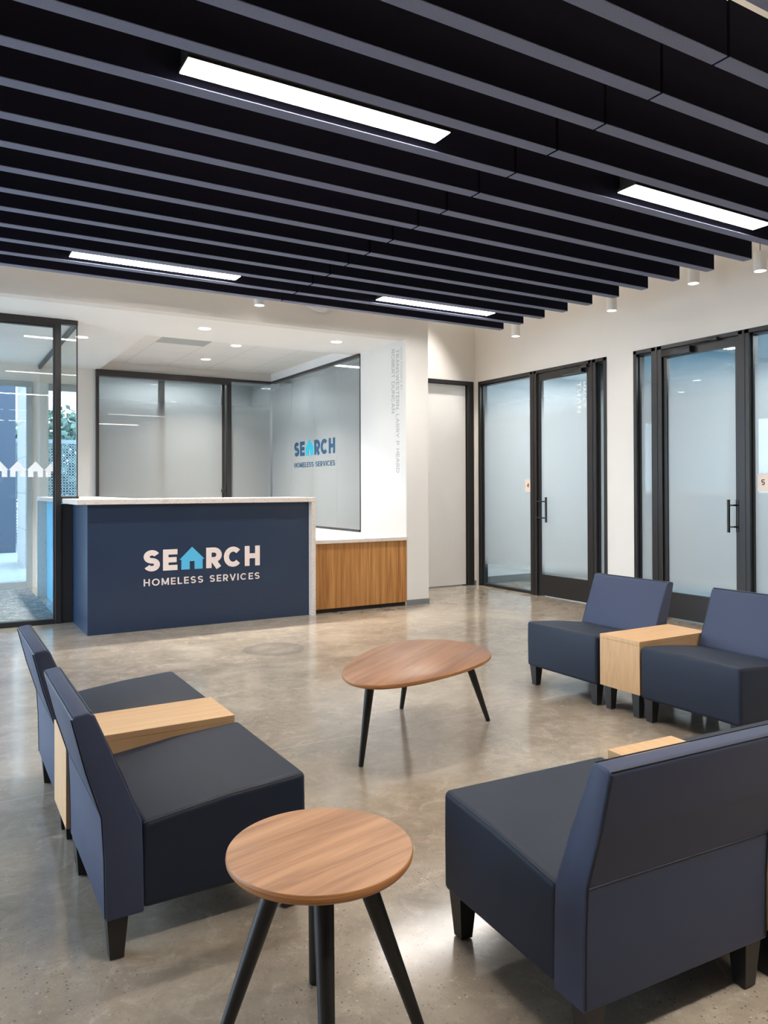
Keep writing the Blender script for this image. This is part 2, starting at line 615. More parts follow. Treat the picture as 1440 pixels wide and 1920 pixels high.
def glyph(ch, w):
    """(advance width, list of closed outlines or open strokes) with cap height one"""
    h = w / 2
    R = []  # rects
    S = []  # strokes
    ry = (1 - w) / 4 + 0.0
    if ch == 'S':
        W = .60 + w * .35
        rx = W / 2 - h
        S.append(arc(W / 2, 1 - h - ry, rx, ry, 25, 270) + arc(W / 2, h + ry, rx, ry, 90, -155)[1:])
    elif ch == 'E':
        W = .44 + w * .9
        R += [(0, 0, w, 1), (0, 0, W, w), (0, 1 - w, W, 1), (0, .5 - h, W * .94, .5 + h)]
    elif ch == 'F':
        W = .44 + w * .9
        R += [(0, 0, w, 1), (0, 1 - w, W, 1), (0, .5 - h, W * .9, .5 + h)]
    elif ch == 'L':
        W = .42 + w * .8
        R += [(0, 0, w, 1), (0, 0, W, w)]
    elif ch == 'H':
        W = .60 + w * .8
        R += [(0, 0, w, 1), (W - w, 0, W, 1), (0, .5 - h, W, .5 + h)]
    elif ch == 'I':
        W = w
        R += [(0, 0, w, 1)]
    elif ch == 'T':
        W = .56 + w * .6
        R += [(0, 1 - w, W, 1), (W / 2 - h, 0, W / 2 + h, 1)]
    elif ch in 'RPBD':
        W = .54 + w * .75
        R.append((0, 0, w, 1))
        if ch == 'D':
            W = .66 + w * .6
            S.append([(0, 1 - h)] + arc(W * .42, .5, W * .58 - h, .5 - h, 90, -90) + [(0, h)])
        else:
            b = .40 if ch != 'B' else .5
            rr = (1 - w - b + h) / 2
            S.append([(0, 1 - h)] + arc(W - h - rr, 1 - h - rr, rr, rr, 90, -90) + [(0, 1 - h - 2 * rr)])
            if ch == 'R':
                S.append([(W * .45, b), (W - h * 1.1, 0)])
            if ch == 'B':
                r2 = (1 - h - 2 * rr - h) / 2
                S.append([(0, h + 2 * r2)] + arc(W - h - r2, h + r2, r2, r2, 90, -90) + [(0, h)])
    elif ch == 'C':
        W = .78 + w * .55
        S.append(arc(W / 2, .5, W / 2 - h, .5 - h, 42, 318, 30))
    elif ch == 'O':
        W = .86 + w * .4
        S.append(arc(W / 2, .5, W / 2 - h, .5 - h, 0, 360, 36))
    elif ch == 'U':
        W = .60 + w * .8
        rr = W / 2 - h
        S.append([(h, 1), (h, h + rr)] + arc(W / 2, h + rr, rr, rr, 180, 360)[1:] + [(W - h, 1)])
    elif ch == 'M':
        W = .78 + w * .6
        R += [(0, 0, w, 1), (W - w, 0, W, 1)]
        S += [[(h, 1), (W / 2, .12)], [(W / 2, .12), (W - h, 1)]]
    elif ch == 'N':
        W = .62 + w * .7
        R += [(0, 0, w, 1), (W - w, 0, W, 1)]
        S += [[(h, 1), (W - h, 0)]]
    elif ch == 'A':
        W = .70 + w * .5
        S += [[(h * .6, 0), (W / 2, 1)], [(W / 2, 1), (W - h * .6, 0)]]
        R += [(W * .22, .26, W * .78, .26 + w * .9)]
    elif ch == 'V':
        W = .66 + w * .5
        S += [[(h * .6, 1), (W / 2, 0)], [(W / 2, 0), (W - h * .6, 1)]]
    elif ch == 'W':
        W = 1.0 + w * .5
        S += [[(h * .6, 1), (W * .27, 0)], [(W * .27, 0), (W / 2, .95)], [(W / 2, .95), (W * .73, 0)], [(W * .73, 0), (W - h * .6, 1)]]
    elif ch == 'Y':
        W = .64 + w * .5
        S += [[(h * .6, 1), (W / 2, .42)], [(W - h * .6, 1), (W / 2, .42)], [(W / 2, .45), (W / 2, 0)]]
    elif ch == '4':
        W = .62
        R += [(.40, 0, .40 + w, 1), (0, .24, W, .24 + w)]
        S += [[(h * .8, .28), (.44, .98)]]
    elif ch == '5':
        W = .60
        R += [(.08, 1 - w, W - .04, 1)]
        S += [[(.11, 1 - h), (.08, .52)] + arc(W / 2, .33, W / 2 - h, .33 - h, 140, -150)]
    elif ch == ',':
        W = w
        S += [[(h, w), (h * .3, -w)]]
    else:
        W = .32
    return W, R, S


def stroke_quads(st, w):
    h = w / 2
    out = []
    N = len(st)
    closed = abs(st[0][0] - st[-1][0]) < 1e-6 and abs(st[0][1] - st[-1][1]) < 1e-6
    L = []
    Rr = []
    for i in range(N):
        p = Vector(st[i])
        if closed and i in (0, N - 1):
            a, b = Vector(st[-2]), Vector(st[1])
        else:
            a = Vector(st[i - 1]) if i > 0 else p
            b = Vector(st[i + 1]) if i < N - 1 else p
        d = (b - a).normalized()
        n = Vector((-d.y, d.x))
        L.append(p + n * h)
        Rr.append(p - n * h)
    for i in range(N - 1):
        out.append([L[i], Rr[i], Rr[i + 1], L[i + 1]])
    return out


def text_polys(text, w, track=0.10, space=0.35):
    """polygons of a line of capitals, cap height one; returns polys, total width"""
    x = 0.0
    polys = []
    for k, ch in enumerate(text):
        if ch == ' ':
            x += space
            continue
        if isinstance(ch, str):
            W, R, S = glyph(ch, w)
        for (a, b, c, d) in R:
            polys.append([Vector((x + a, b)), Vector((x + c, b)), Vector((x + c, d)), Vector((x + a, d))])
        for st in S:
            for q in stroke_quads(st, w):
                polys.append([Vector((x + v.x, v.y)) for v in q])
        x += W + track
    return polys, x - track


def put_polys(mb, polys, origin, ux, uy, sx, sy, m, depth=0.002):
    """raise flat polygons off a plane: origin + ux*x*sx + uy*y*sy, thickness along ux cross uy"""
    o, ux, uy = Vector(origin), Vector(ux), Vector(uy)
    nz = ux.cross(uy)
    lay = 0
    for q in polys:
        lay = (lay + 1) % 7
        d = depth * (1 + 0.02 * lay)
        f = [o + ux * (p.x * sx) + uy * (p.y * sy) + nz * d for p in q]
        bk = [o + ux * (p.x * sx) + uy * (p.y * sy) for p in q]
        vf = [mb.bm.verts.new(p) for p in f]
        vb = [mb.bm.verts.new(p) for p in bk]
        fs = [mb.face(vf, m), mb.face(list(reversed(vb)), m)]
        n = len(q)
        for i in range(n):
            fs.append(mb.face([vf[i], vb[i], vb[(i + 1) % n], vf[(i + 1) % n]], m))
        fs = [g for g in fs if g]
        bmesh.ops.recalc_face_normals(mb.bm, faces=fs)


def put_text(mb, text, origin, ux, uy, width, height, m, w=0.12, track=0.10, space=0.35, depth=0.002):
    polys, tot = text_polys(text, w, track, space)
    put_polys(mb, polys, origin, ux, uy, width / tot, height, m, depth)


def house_polys(x0, x1, y0, y1, door=0.2, over=0.06):
    """a little house with a doorway, in plane coordinates"""
    W = x1 - x0
    H = y1 - y0
    e = y0 + H * 0.44
    a, b = x0 + W * over, x1 - W * over
    cx = (x0 + x1) / 2
    dw = W * door / 2
    dh = y0 + H * 0.36
    V = lambda *p: [Vector(q) for q in p]
    return [V((x0, e), (x1, e), (cx, y1)), V((a, y0), (cx - dw, y0), (cx - dw, e), (a, e)), V((cx + dw, y0), (b, y0), (b, e), (cx + dw, e)), V((cx - dw, dh), (cx + dw, dh), (cx + dw, e), (cx - dw, e))]


# ------------------------------------------------------------------ key planes (metres)
XW = 6.326      # right hand office wall
YD = 7.228      # plane of soffit, desk front and pier
XG = 4.545      # white side wall and side glass of the reception bay
YG = 11.226     # rear glazed wall
YP = 8.08       # clear partition
YB = 8.291      # wall with the white door
XL = -3.2       # window wall to the left
YF = -4.5       # wall behind the viewer
ZC = 4.40       # lobby ceiling
ZS = 2.99       # soffit of the reception bay

# ------------------------------------------------------------------ setting
mb = MB(); mb.box(XL, 9.7, YF, 11.4, -0.12, 0.0, M_floor)
struct('floor', 'polished brown grey concrete floor with saw cut joints', mb)
sbox('floor_vestibule', 'grey flecked entrance carpet inside the glass partition', XL + .05, 1.06, YP + .06, 11.15, 0.0, 0.006, M_carpet)
sbox('ceiling', 'pale lobby ceiling above the dark baffles', XL, XW + .15, YF, 8.45, ZC, ZC + .1, M_ceil)
mb = MB()
mb.box(XL, XG + .3, YD + .14, 8.45, ZS, ZS + .2, M_white)
mb.box(XL, 1.97, 8.45, YG + .15, ZS, ZS + .2, M_white)
struct('ceiling_soffit', 'white plaster soffit over the desk and vestibule', mb)
sbox('ceiling_reception', 'white tiled ceiling of the reception bay', 1.97, XG + .3, 8.45, YG + .15, 3.11, 3.25, M_tile)

sbox('wall_front', 'beige wall band above the reception opening', XL, XG + .004, YD, YD + .14, ZS, ZC, M_wall)
mb = MB()
mb.box(XG + .004, 4.842, YD, 8.30, 0, ZC, M_wall)
mb.box(XG, XG + .004, YD + .003, 8.30, 0, ZS, M_jamb)
struct('wall_pier', 'pier between the reception bay and the white door', mb)
mb = MB(); mb.box(XG, 4.845, YD - .012, YD, 0, 0.06, M_base)
struct('baseboard_pier', 'grey rubber base at the foot of the pier', mb)
# reception bay side wall: upstand, header
mb = MB()
mb.box(XG, XG + .15, 8.30, YG, 0, 0.78, M_white)
mb.box(XG, XG + .15, 8.30, YG, 2.985, 3.15, M_white)
struct('wall_bay_right', 'white wall above and below the side glass', mb)
# rear wall
mb = MB()
mb.box(1.69, 1.925, YG, YG + .15, 0, 3.2, M_wall)
mb.box(1.925, 4.9, YG, YG + .15, 2.995, 3.3, M_wall)
mb.box(-0.9, 1.69, YG, YG + .15, 2.75, 3.2, M_wall)
mb.box(1.11, 1.32, YG, YG + .15, 0, 2.75, M_room)
mb.box(1.32, 1.69, YG, YG + .15, 0, 0.6, M_wall)
mb.box(XL, -0.9, YG, YG + .15, 0, 3.2, M_wall)
struct('wall_back', 'rear wall between the entrance glazing and frosted glazing', mb)
# wall with white door
mb = MB()
mb.box(4.842, 5.16, YB, YB + .13, 0, ZC, M_wall)
mb.box(6.292, XW, YB, YB + .13, 0, ZC, M_wall)
mb.box(5.16, 6.292, YB, YB + .13, 2.752, ZC, M_wall)
mb.box(4.700, 4.842, 8.30, YB + .13, 0, ZC, M_wall)
struct('wall_door', 'short wall holding the white door', mb)
mb = MB(); mb.box(6.292, XW, YB - .010, YB, 0, .06, M_base)
struct('baseboard_corner', 'short grey base beside the white door', mb)
# right wall
WT = 0.13
mb = MB()
mb.box(XW, XW + WT, YF, 8.42, 2.742, ZC, M_wall)
mb.box(XW, XW + WT, 8.214, 8.42, 0, 2.742, M_wall)
mb.box(XW, XW + WT, 5.559, 5.935, 0, 2.742, M_wall)
mb.box(XW, XW + WT, YF, 3.28, 0, 2.742, M_wall)
struct('wall_right', 'warm white wall with two dark framed office fronts', mb)
mb = MB()
mb.box(XW - .010, XW, 5.559, 5.935, 0, .06, M_base)
mb.box(XW - .010, XW, YF, 3.28, 0, .06, M_base)
struct('baseboard_right', 'grey rubber base along the office wall', mb)
# lobby left window wall and rear wall
mb = MB()
mb.box(XL - .15, XL, YF, YG + .15, 0, .25, M_wall)
mb.box(XL - .15, XL, YF, YG + .15, 2.9, ZC, M_wall)
for y in (2.8, 5.2, 7.6, 9.6, YG):
    mb.box(XL - .15, XL, y - .0, y + .15, .25, 2.9, M_wall)
mb.box(XL - .15, XL, YF, 2.8, .25, 2.9, M_wall)
struct('wall_left', 'window wall on the daylight side', mb)
mb = MB()
mb.box(XL, XW + .13, YF - .15, YF, 0, ZC, M_navy)
struct('wall_rear', 'navy wall behind the seating', mb)

# offices behind the frosted fronts
mb = MB()
mb.box(9.5, 9.65, 2.9, 8.42, 0, 2.9, M_blue_wall)
mb.box(XW + WT, 9.5, 8.27, 8.42, 0, 2.9, M_room)
mb.box(XW + WT, 9.5, 5.69, 5.80, 0, 2.9, M_blue_wall)
mb.box(XW + WT, 9.5, 2.9, 3.02, 0, 2.9, M_blue_wall)
struct('wall_offices', 'blue and white walls of the offices', mb)
sbox('ceiling_offices', 'white ceiling of the offices', XW + WT, 9.65, 2.9, 8.42, 2.9, 3.0, M_room)
mb = MB()
mb.box(9.488, 9.5, 3.02, 8.27, 0, .1, M_base)
mb.box(XW + WT, 9.5, 8.258, 8.27, 0, .1, M_base)
mb.box(XW + WT, 9.5, 5.80, 5.812, 0, .1, M_base)
struct('baseboard_offices', 'grey base of the office walls', mb)
# back room behind bay glass
mb = MB()
mb.box(XG + .15, 6.45, YG + .0, YG + .15, 0, 3.1, M_room)
mb.box(6.30, 6.45, 8.42, YG, 0, 3.1, M_room)
struct('wall_back_room', 'pale walls of the room behind the side glass', mb)
sbox('ceiling_back_room', 'ceiling of the room behind the side glass', XG + .15, 6.45, 8.42, YG + .15, 3.1, 3.2, M_room)
mb = MB()
mb.box(1.935, 4.9, 12.6, 12.7, 0, 3.1, M_room)
mb.box(1.935, 1.965, YG + .15, 12.7, 0, 3.1, M_room)
mb.box(4.75, 4.9, YG + .15, 12.7, 0, 3.1, M_room)
mb.box(1.935, 4.9, YG + .15, 12.7, 3.1, 3.2, M_room)
mb.box(1.935, 4.9, YG + .15, 12.7, -.1, 0.0, M_carpet)
struct('wall_rear_room', 'pale room behind the frosted sliding glazing', mb)

# ------------------------------------------------------------------ glazing


def pane(name, parent, x0, x1, y0, y1, z0, z1, front, facing):
    """thin glass: front material on the face that looks along facing, clear on the others"""
    b = MB()
    fs = b.box(x0, x1, y0, y1, z0, z1, M_edge)
    k = {'-x': 5, '-y': 2}[facing]
    fs[k].material_index = b.mi(front)
    return b.build(name, parent)


def office_front(n, y_far, posts, lites, door, head, hinge_far, num):
    """dark framed office front along the right hand wall"""
    w = thing('window_%d' % n, 'dark bronze framed frosted glass front of office %s' % num, 'window', (0, 0, 0), kind='structure')
    b = MB()
    x0, x1 = XW - .012, XW + .11
    y_near = lites[-1][0]
    return w


def build_front(n, num, y0, y1, posts, lites, door_y, label):
    # y0 near end, y1 far end of the whole front
    w = thing('window_%d' % n, label, 'window', kind='structure')
    b = MB()
    x0, x1 = XW - .012, XW + .115
    b.box(x0, x1, y0, y1, 2.705, 2.745, M_frame, .003)
    b.box(x0, x1, y1 - .04, y1, 0, 2.745, M_frame, .003)
    b.box(x0, x1, y0, y0 + .04, 0, 2.745, M_frame, .003)
    for (a, c) in posts:
        b.box(x0, x1, a, c, 0, 2.742, M_frame, .003)
        b.box(x0 - .004, x0, (a + c) / 2 - .012, (a + c) / 2 + .012, 0, 2.742, M_frame)
    for (a, c) in lites:
        b.box(XW + .02, x1, a, c, 0, .035, M_frame)
        b.box(XW + .03, x1, a, c, 2.690, 2.705, M_frame)
        b.box(XW + .03, XW + .10, a, a + .012, 0, 2.7, M_frame)
        b.box(XW + .03, XW + .10, c - .012, c, 0, 2.7, M_frame)
    b.build('frame', w)
    for (a, c) in lites:
        pane('pane', w, XW + .055, XW + .064, a + .008, c - .008, .03, 2.695, M_film_room, '-x')
    return w


# office four
w4 = build_front(4, 'four', 5.935, 8.214, [(6.09, 6.20), (7.06, 7.175)], [(5.975, 6.09), (7.175, 8.174)], None, 'dark framed frosted glazing with the plate numbered four')
w5 = build_front(5, 'five', 3.28, 5.559, [(4.235, 4.345), (5.195, 5.325)], [(5.325, 5.519), (3.32, 4.235)], None, 'dark framed frosted glazing with the plate numbered five')


def office_door(n, ya, yb, label, pull_at_far, text=None):
    d = thing('door_%d' % n, label, 'door', kind='structure')
    b = MB()
    xa, xb = XW + .012, XW + .060
    st = .045
    b.box(xa, xb, ya + .004, ya + st, .012, 2.700, M_frame, .002)
    b.box(xa, xb, yb - st, yb - .004, .012, 2.700, M_frame, .002)
    b.box(xa, xb, ya + st, yb - st, .012, .265, M_frame)
    b.box(xa, xb, ya + st, yb - st, 2.615, 2.700, M_frame)
    b.build('stile_and_rail', d)
    pane('pane', d, XW + .032, XW + .041, ya + st, yb - st, .262, 2.62, M_film_room, '-x')
    # pull handle
    h = MB()
    if pull_at_far:
        yh, ys, xh = yb - .185, yb - .028, XW - .030
    else:
        yh, ys, xh = ya + .075, ya + .028, XW - .055
    h.cone((xh, yh, .898), (xh, yh, 1.20), .0135, .0135, M_legblk, 16)
    for z in (.95, 1.148):
        h.tube([(xh, yh, z), (xh, ys, z), (XW + .014, ys, z)], .008, M_legblk)
    h.box(XW + .004, XW + .013, ys - .014, ys + .014, .90, 1.20, M_legblk)
    h.build('door_handle', d, 40)
    # closer at head
    c = MB()
    if pull_at_far:
        c.box(XW - .050, XW + .012, ya + .07, ya + .40, 2.622, 2.690, M_legblk, .004)
        c.box(XW - .055, XW + .012, ya - .01, ya + .07, 2.665, 2.705, M_legblk, .004)
    else:
        c.box(XW - .050, XW + .012, yb - .36, yb - .02, 2.622, 2.690, M_legblk, .004)
        c.tube([(XW - .03, yb - .34, 2.70), (XW - .05, yb - .62, 2.706)], .008, M_legblk)
        c.box(XW - .055, XW + .0, yb - .66, yb - .60, 2.692, 2.722, M_legblk, .003)
    c.build('door_closer', d, 40)
    if text:
        t = MB()
        for (s, yy, zt, ln, hh) in text:
            put_text(t, s, (XW + .0315, yy, zt), (0, 0, -1), (0, -1, 0), ln, hh, M_whitetxt, 0.17, 0.14)
        t.build('vinyl_lettering', d)
    return d


d4 = office_door(4, 6.20, 7.06, 'dark framed frosted glass door of office four', True, [('MADE P', 6.318, 2.52, .30, .042), ('THAN', 6.414, 2.53, .36, .066)])
d5 = office_door(5, 4.345, 5.195, 'dark framed frosted glass door of office five', False)

# white door
d = thing('door_1', 'off white door in a black frame beside the pier', 'door', kind='structure')
b = MB()
b.box(6.195, 6.292, YB - .012, YB + .12, 0, 2.752, M_frame, .003)
b.box(6.185, 6.20, YB + .03, YB + .12, 0, 2.70, M_frame)
b.box(5.16, 5.257, YB - .012, YB + .12, 0, 2.752, M_frame, .003)
b.box(5.257, 6.195, YB - .012, YB + .12, 2.702, 2.752, M_frame, .003)
b.build('frame', d)
b = MB(); b.box(5.262, 6.190, YB + .035, YB + .08, .012, 2.698, M_door, .002)
b.build('leaf', d)

# rear frosted glazing with sliding header
w = thing('window_1', 'frosted sliding glazing behind the reception desk', 'window', kind='structure')
b = MB()
b.box(1.925, 1.965, YG - .05, YG + .06, 0, 2.992, M_frame, .003)
b.box(1.925, 3.88, YG - .06, YG + .06, 2.90, 2.992, M_frame, .003)
b.box(3.815, 3.885, YG - .05, YG + .06, 0, 2.985, M_frame, .003)
b.box(3.88, XG, YG - .05, YG + .06, 2.955, 2.990, M_frame, .003)
b.box(1.965, XG, YG - .05, YG + .06, 0, .05, M_frame)
b.build('frame', w)
b = MB()
b.box(3.75, 3.795, YG + .0, YG + .04, .05, 2.9, M_frame, .003)
b.cone((3.762, YG - .06, 1.285), (3.762, YG, 1.285), .028, .028, M_legblk, 16)
b.build('sliding_stile', w, 40)
b = MB()
b.box(2.81, 2.90, YG + .05, YG + .09, .05, 2.9, M_alum, .003)
b.build('meeting_stile', w)
pane('pane', w, 1.965, 3.80, YG + .004, YG + .014, .05, 2.90, M_film_back, '-y')
pane('pane', w, 3.885, XG - .01, YG + .004, YG + .014, .05, 2.956, M_film_back, '-y')

# side glass with the sign lettering
w = thing('window_2', 'frosted side glass carrying the small blue sign lettering', 'window', kind='structure')
b = MB()
b.box(XG - .02, XG + .06, 8.30, YG - .05, 2.955, 2.988, M_frame, .002)
b.box(XG - .02, XG + .06, 8.30, YG - .05, .772, .796, M_frame, .002)
b.box(XG - .008, XG + .05, 8.290, 8.303, .772, 2.988, M_frame, .002)
b.build('frame', w)
ys = [8.304, 8.945, 9.70, 10.42, YG - .052]
for a, c in zip(ys[:-1], ys[1:]):
    pane('pane', w, XG + .002, XG + .012, a + .002, c - .002, .794, 2.957, M_film_side, '-x')
b = MB()
WB = 0.245
# big word, six cells, house in third place
LX, RX, ZB, ZT = 10.317, 8.993, 1.781, 1.988


def search_word(b, origin, ux, uy, x0, W, zb, zt, m, mh, depth):
    """bold word with the little house in the third place; W is the whole width"""
    H = zt - zb
    # cell limits as fractions of the whole width, measured on the desk sign
    cells = {'S': (0.000, 0.131), 'E': (0.156, 0.275), 'R': (0.519, 0.655), 'C': (0.674, 0.839), 'H': (0.862, 1.0)}
    for ch, (a, c) in cells.items():
        polys, tot = text_polys(ch, 0.25)
        oo = Vector(origin) + Vector(ux) * (x0 + a * W) + Vector(uy) * zb
        put_polys(b, polys, oo, ux, uy, (c - a) * W / tot, H, m, depth)
    hb = MB()
    hp = house_polys(0, (0.504 - 0.292) * W, 0, H * 1.08, 0.195, 0.074)
    oo = Vector(origin) + Vector(ux) * (x0 + 0.292 * W) + Vector(uy) * zb
    put_polys(hb, hp, oo, ux, uy, 1, 1, mh, depth)
    return hb


o0 = (XG - .001, LX, 0)
hb = search_word(b, o0, (0, -1, 0), (0, 0, 1), 0, LX - RX, ZB, ZT, M_logonavy, M_logocyan, .002)
b.build('sign_lettering', w)
b = MB()
put_text(b, 'HOMELESS SERVICES', (XG - .001, LX, 1.617), (0, -1, 0), (0, 0, 1), LX - RX, .071, M_logonavy, 0.15, .17, .5)
b.build('sign_lettering', w)
hb.build('house_emblem', w)

# donor names on the white side wall (reads downward)
wl = thing('wall_lettering', 'pale grey upright donor lettering on the white side wall', 'lettering')
b = MB()
put_text(b, 'MADE POSSIBLE BY', (XG - .0005, 7.345, 2.91), (0, 0, -1), (0, -1, 0), .485, .040, M_greytxt2, 0.13, .13, .4, .001)
b.build('text_line', wl)
b = MB()
put_text(b, 'TRANSWESTERN, LARRY P HEARD', (XG - .0005, 7.442, 2.90), (0, 0, -1), (0, -1, 0), 1.41, .066, M_greytxt, 0.115, .14, .45, .001)
b.build('text_line', wl)
b = MB()
put_text(b, 'ROBERT DUNCAN', (XG - .0005, 7.538, 2.915), (0, 0, -1), (0, -1, 0), .735, .066, M_greytxt, 0.115, .12, .45, .001)
b.build('text_line', wl)

# clear partition of the vestibule
w = thing('window_3', 'clear vestibule partition with dark frame and white houses', 'window', kind='structure')
b = MB()
b.box(XL, 1.06, YP - .03, YP + .06, 2.918, ZS, M_frame, .003)
b.box(1.004, 1.06, YP - .035, YP + .06, 0, ZS, M_frame, .003)
b.box(XL, 1.004, YP - .03, YP + .06, 0, .05, M_frame, .003)
b.box(.992, 1.004, YP - .01, YP + .04, .05, 2.918, M_frame)
b.box(XL, .992, YP - .01, YP + .04, 2.905, 2.918, M_frame)
b.box(1.06, 1.217, YP - .025, YP + .05, 2.943, ZS, M_frame, .003)
b.box(1.206, 1.216, YP - .012, YP + .012, 1.24, 2.945, M_frame)
b.box(1.06, 1.226, YP - .025, YP + .035, 1.223, 1.245, M_frame, .002)
b.box(1.06, 1.166, YP - .02, YP + .05, 0, 1.170, M_frame, .003)
b.box(1.192, 1.226, YP + .05, YG - .01, 2.94, ZS, M_frame, .003)
b.box(-1.1, -1.04, YP - .03, YP + .06, 0, ZS, M_frame, .003)
b.build('frame', w)
pane('pane', w, -1.04, .993, YP + .006, YP + .014, .05, 2.906, M_clear, '-y')
pane('pane', w, XL + .01, -1.1, YP + .006, YP + .014, .05, 2.918, M_clear, '-y')
pane('pane', w, 1.06, 1.207, YP + .0, YP + .008, 1.245, 2.943, M_clear, '-y')
pane('pane', w, 1.205, 1.213, YP + .05, YG - .02, 1.225, 2.94, M_clear_low, '-x')
for k in range(10):
    x0 = .756 + .1565 - .1565 * k
    x1 = x0 + .1545
    hb = MB()
    poly = house_polys(x0, min(x1, 5), 1.434, 1.588, 0.24, 0.07)
    if x1 > .99:
        poly = [[Vector((min(p.x, .991), p.y)) for p in q] for q in poly]
        poly = [q for q in poly if max(p.x for p in q) - min(p.x for p in q) > .003]
    put_polys(hb, poly, (0, YP + .004, 0), (1, 0, 0), (0, 0, 1), 1, 1, M_whitetxt, .001)
    hb.build('house_decal', w)

# entrance glazing in the rear wall
w = thing('window_6', 'grey aluminium entrance glazing of the vestibule', 'window', kind='structure')
b = MB()
b.box(-.9, 1.115, YG - .04, YG + .06, 2.69, 2.76, M_alum, .003)
b.box(1.045, 1.115, YG - .04, YG + .06, 0, 2.69, M_alum, .003)
b.box(-.9, -.83, YG - .04, YG + .06, 0, 2.69, M_alum, .003)
b.box(-.83, 1.045, YG - .04, YG + .06, 0, .085, M_alum, .003)
b.box(.02, .08, YG - .04, YG + .06, .085, 2.69, M_alum, .003)
b.build('frame', w)
pane('pane', w, .08, 1.045, YG, YG + .008, .085, 2.69, M_tinted, '-y')
pane('pane', w, -.83, .02, YG, YG + .008, .085, 2.69, M_tinted, '-y')
w = thing('window_7', 'narrow window looking out to the mesh fence', 'window', kind='structure')
b = MB()
b.box(1.32, 1.69, YG - .02, YG + .06, 2.66, 2.75, M_alum, .003)
b.box(1.32, 1.69, YG - .02, YG + .06, .6, .65, M_alum, .003)
b.build('frame', w)
pane('pane', w, 1.32, 1.69, YG + .02, YG + .028, .65, 2.66, M_tinted, '-y')

# window wall panes at the left
w = thing('window_8', 'tall clear windows on the daylight side', 'window', kind='structure')
yy = [2.8, 5.2, 7.6, 9.6, YG]
for a, c in zip(yy[:-1], yy[1:]):
    b = MB()
    b.box(XL - .10, XL - .05, a + .15, a + .20, .25, 2.9, M_frame)
    b.box(XL - .10, XL - .05, c - .05, c, .25, 2.9, M_frame)
    b.box(XL - .10, XL - .05, a + .15, c, .25, .30, M_frame)
    b.box(XL - .10, XL - .05, a + .15, c, 2.85, 2.9, M_frame)
    b.build('frame', w)

# ------------------------------------------------------------------ reception desk
desk = thing('reception_desk', 'tall navy reception desk with pale speckled stone top and pink sign lettering', 'desk', (2.2, 7.6, 0))


def dp(mb, name, smooth=None):
    o = mb.build(name, desk, smooth)
    o.location = (-2.2, -7.6, 0)
    return o


b = MB()
b.prism([(1.068, 7.150), (3.388, 7.150), (3.388, 7.80), (1.70, 7.80), (1.70, 10.19), (1.068, 10.19)], 'z', 1.176, 1.222, M_quartz, .003)
dp(b, 'countertop')
b = MB(); b.box(3.345, 3.388, 7.150, 7.80, 0, 1.1755, M_quartz, .002)
dp(b, 'waterfall_end')
b = MB(); b.box(1.062, 1.64, 10.13, 10.19, 0, 1.1755, M_quartz, .002)
dp(b, 'waterfall_end')
b = MB(); b.box(1.169, 3.345, YD, YD + .03, 0, 1.176, M_navy, .001)
dp(b, 'front_panel')
b = MB(); b.box(1.169, 1.195, YD + .03, YP + .045, 0, 1.176, M_navy)
dp(b, 'side_panel')
b = MB(); b.box(1.169, 1.195, YP + .05, 10.13, 0, 1.176, M_lightblue)
o = dp(b, 'side_panel'); o['label'] = 'light blue side panel'
b = MB()
b.box(1.195, 3.345, 7.70, 7.73, 0, 1.176, M_navy)
b.box(1.64, 1.67, 7.73, 10.13, 0, 1.176, M_navy)
dp(b, 'rear_panel')
b = MB(); b.box(1.70, 3.33, 7.735, 8.50, .72, .75, M_whitequartz, .002)  # unseen white slab added to bounce light up to the bay ceiling
dp(b, 'bounce_surface')
b = MB()
hb = search_word(b, (0, YD - .0005, 0), (1, 0, 0), (0, 0, 1), 1.662, 1.141, .546, .744, M_pinktxt, M_logoblue, .003)
dp(b, 'sign_lettering')
dp(hb, 'house_emblem')
b = MB()
put_text(b, 'HOMELESS SERVICES', (1.662, YD - .0005, .411), (1, 0, 0), (0, 0, 1), 1.138, .065, M_pinktxt, 0.165, .24, .62, .003)
dp(b, 'sign_lettering')

# low counter to the right of the desk
lc = thing('low_counter', 'low oak fronted counter with pale stone top beside the navy desk', 'counter', (4.0, 7.5, 0))


def lp(mb, name):
    o = mb.build(name, lc)
    o.location = (-4.0, -7.5, 0)
    return o


b = MB()
b.prism([(3.390, 7.205), (XG - .002, 7.205), (XG - .002, 11.1), (3.95, 11.1), (3.95, 7.9), (3.390, 7.9)], 'z', .733, .769, M_whitequartz, .002)
lp(b, 'countertop')
b = MB(); b.box(3.390, XG - .002, 7.2045, 7.2055, .734, .768, M_quartz)
b.box(3.390, XG - .002, 7.196, 7.2045, .733, .769, M_quartz, .001)
lp(b, 'counter_edge')
b = MB(); b.box(3.390, XG - .003, YD - .005, YD + .02, .045, .733, M_oak)
lp(b, 'oak_panel')
b = MB(); b.box(3.390, XG - .003, YD + .03, YD + .05, 0, .733, M_darksill)
b.box(3.97, 3.99, 7.9, 11.0, 0, .733, M_oak)
b.box(3.390, 3.97, 7.86, 7.88, 0, .733, M_oak)
lp(b, 'toe_kick')

# ------------------------------------------------------------------ lounge chairs
CW = 0.315   # half width
FX = 0.31    # front face at local +x


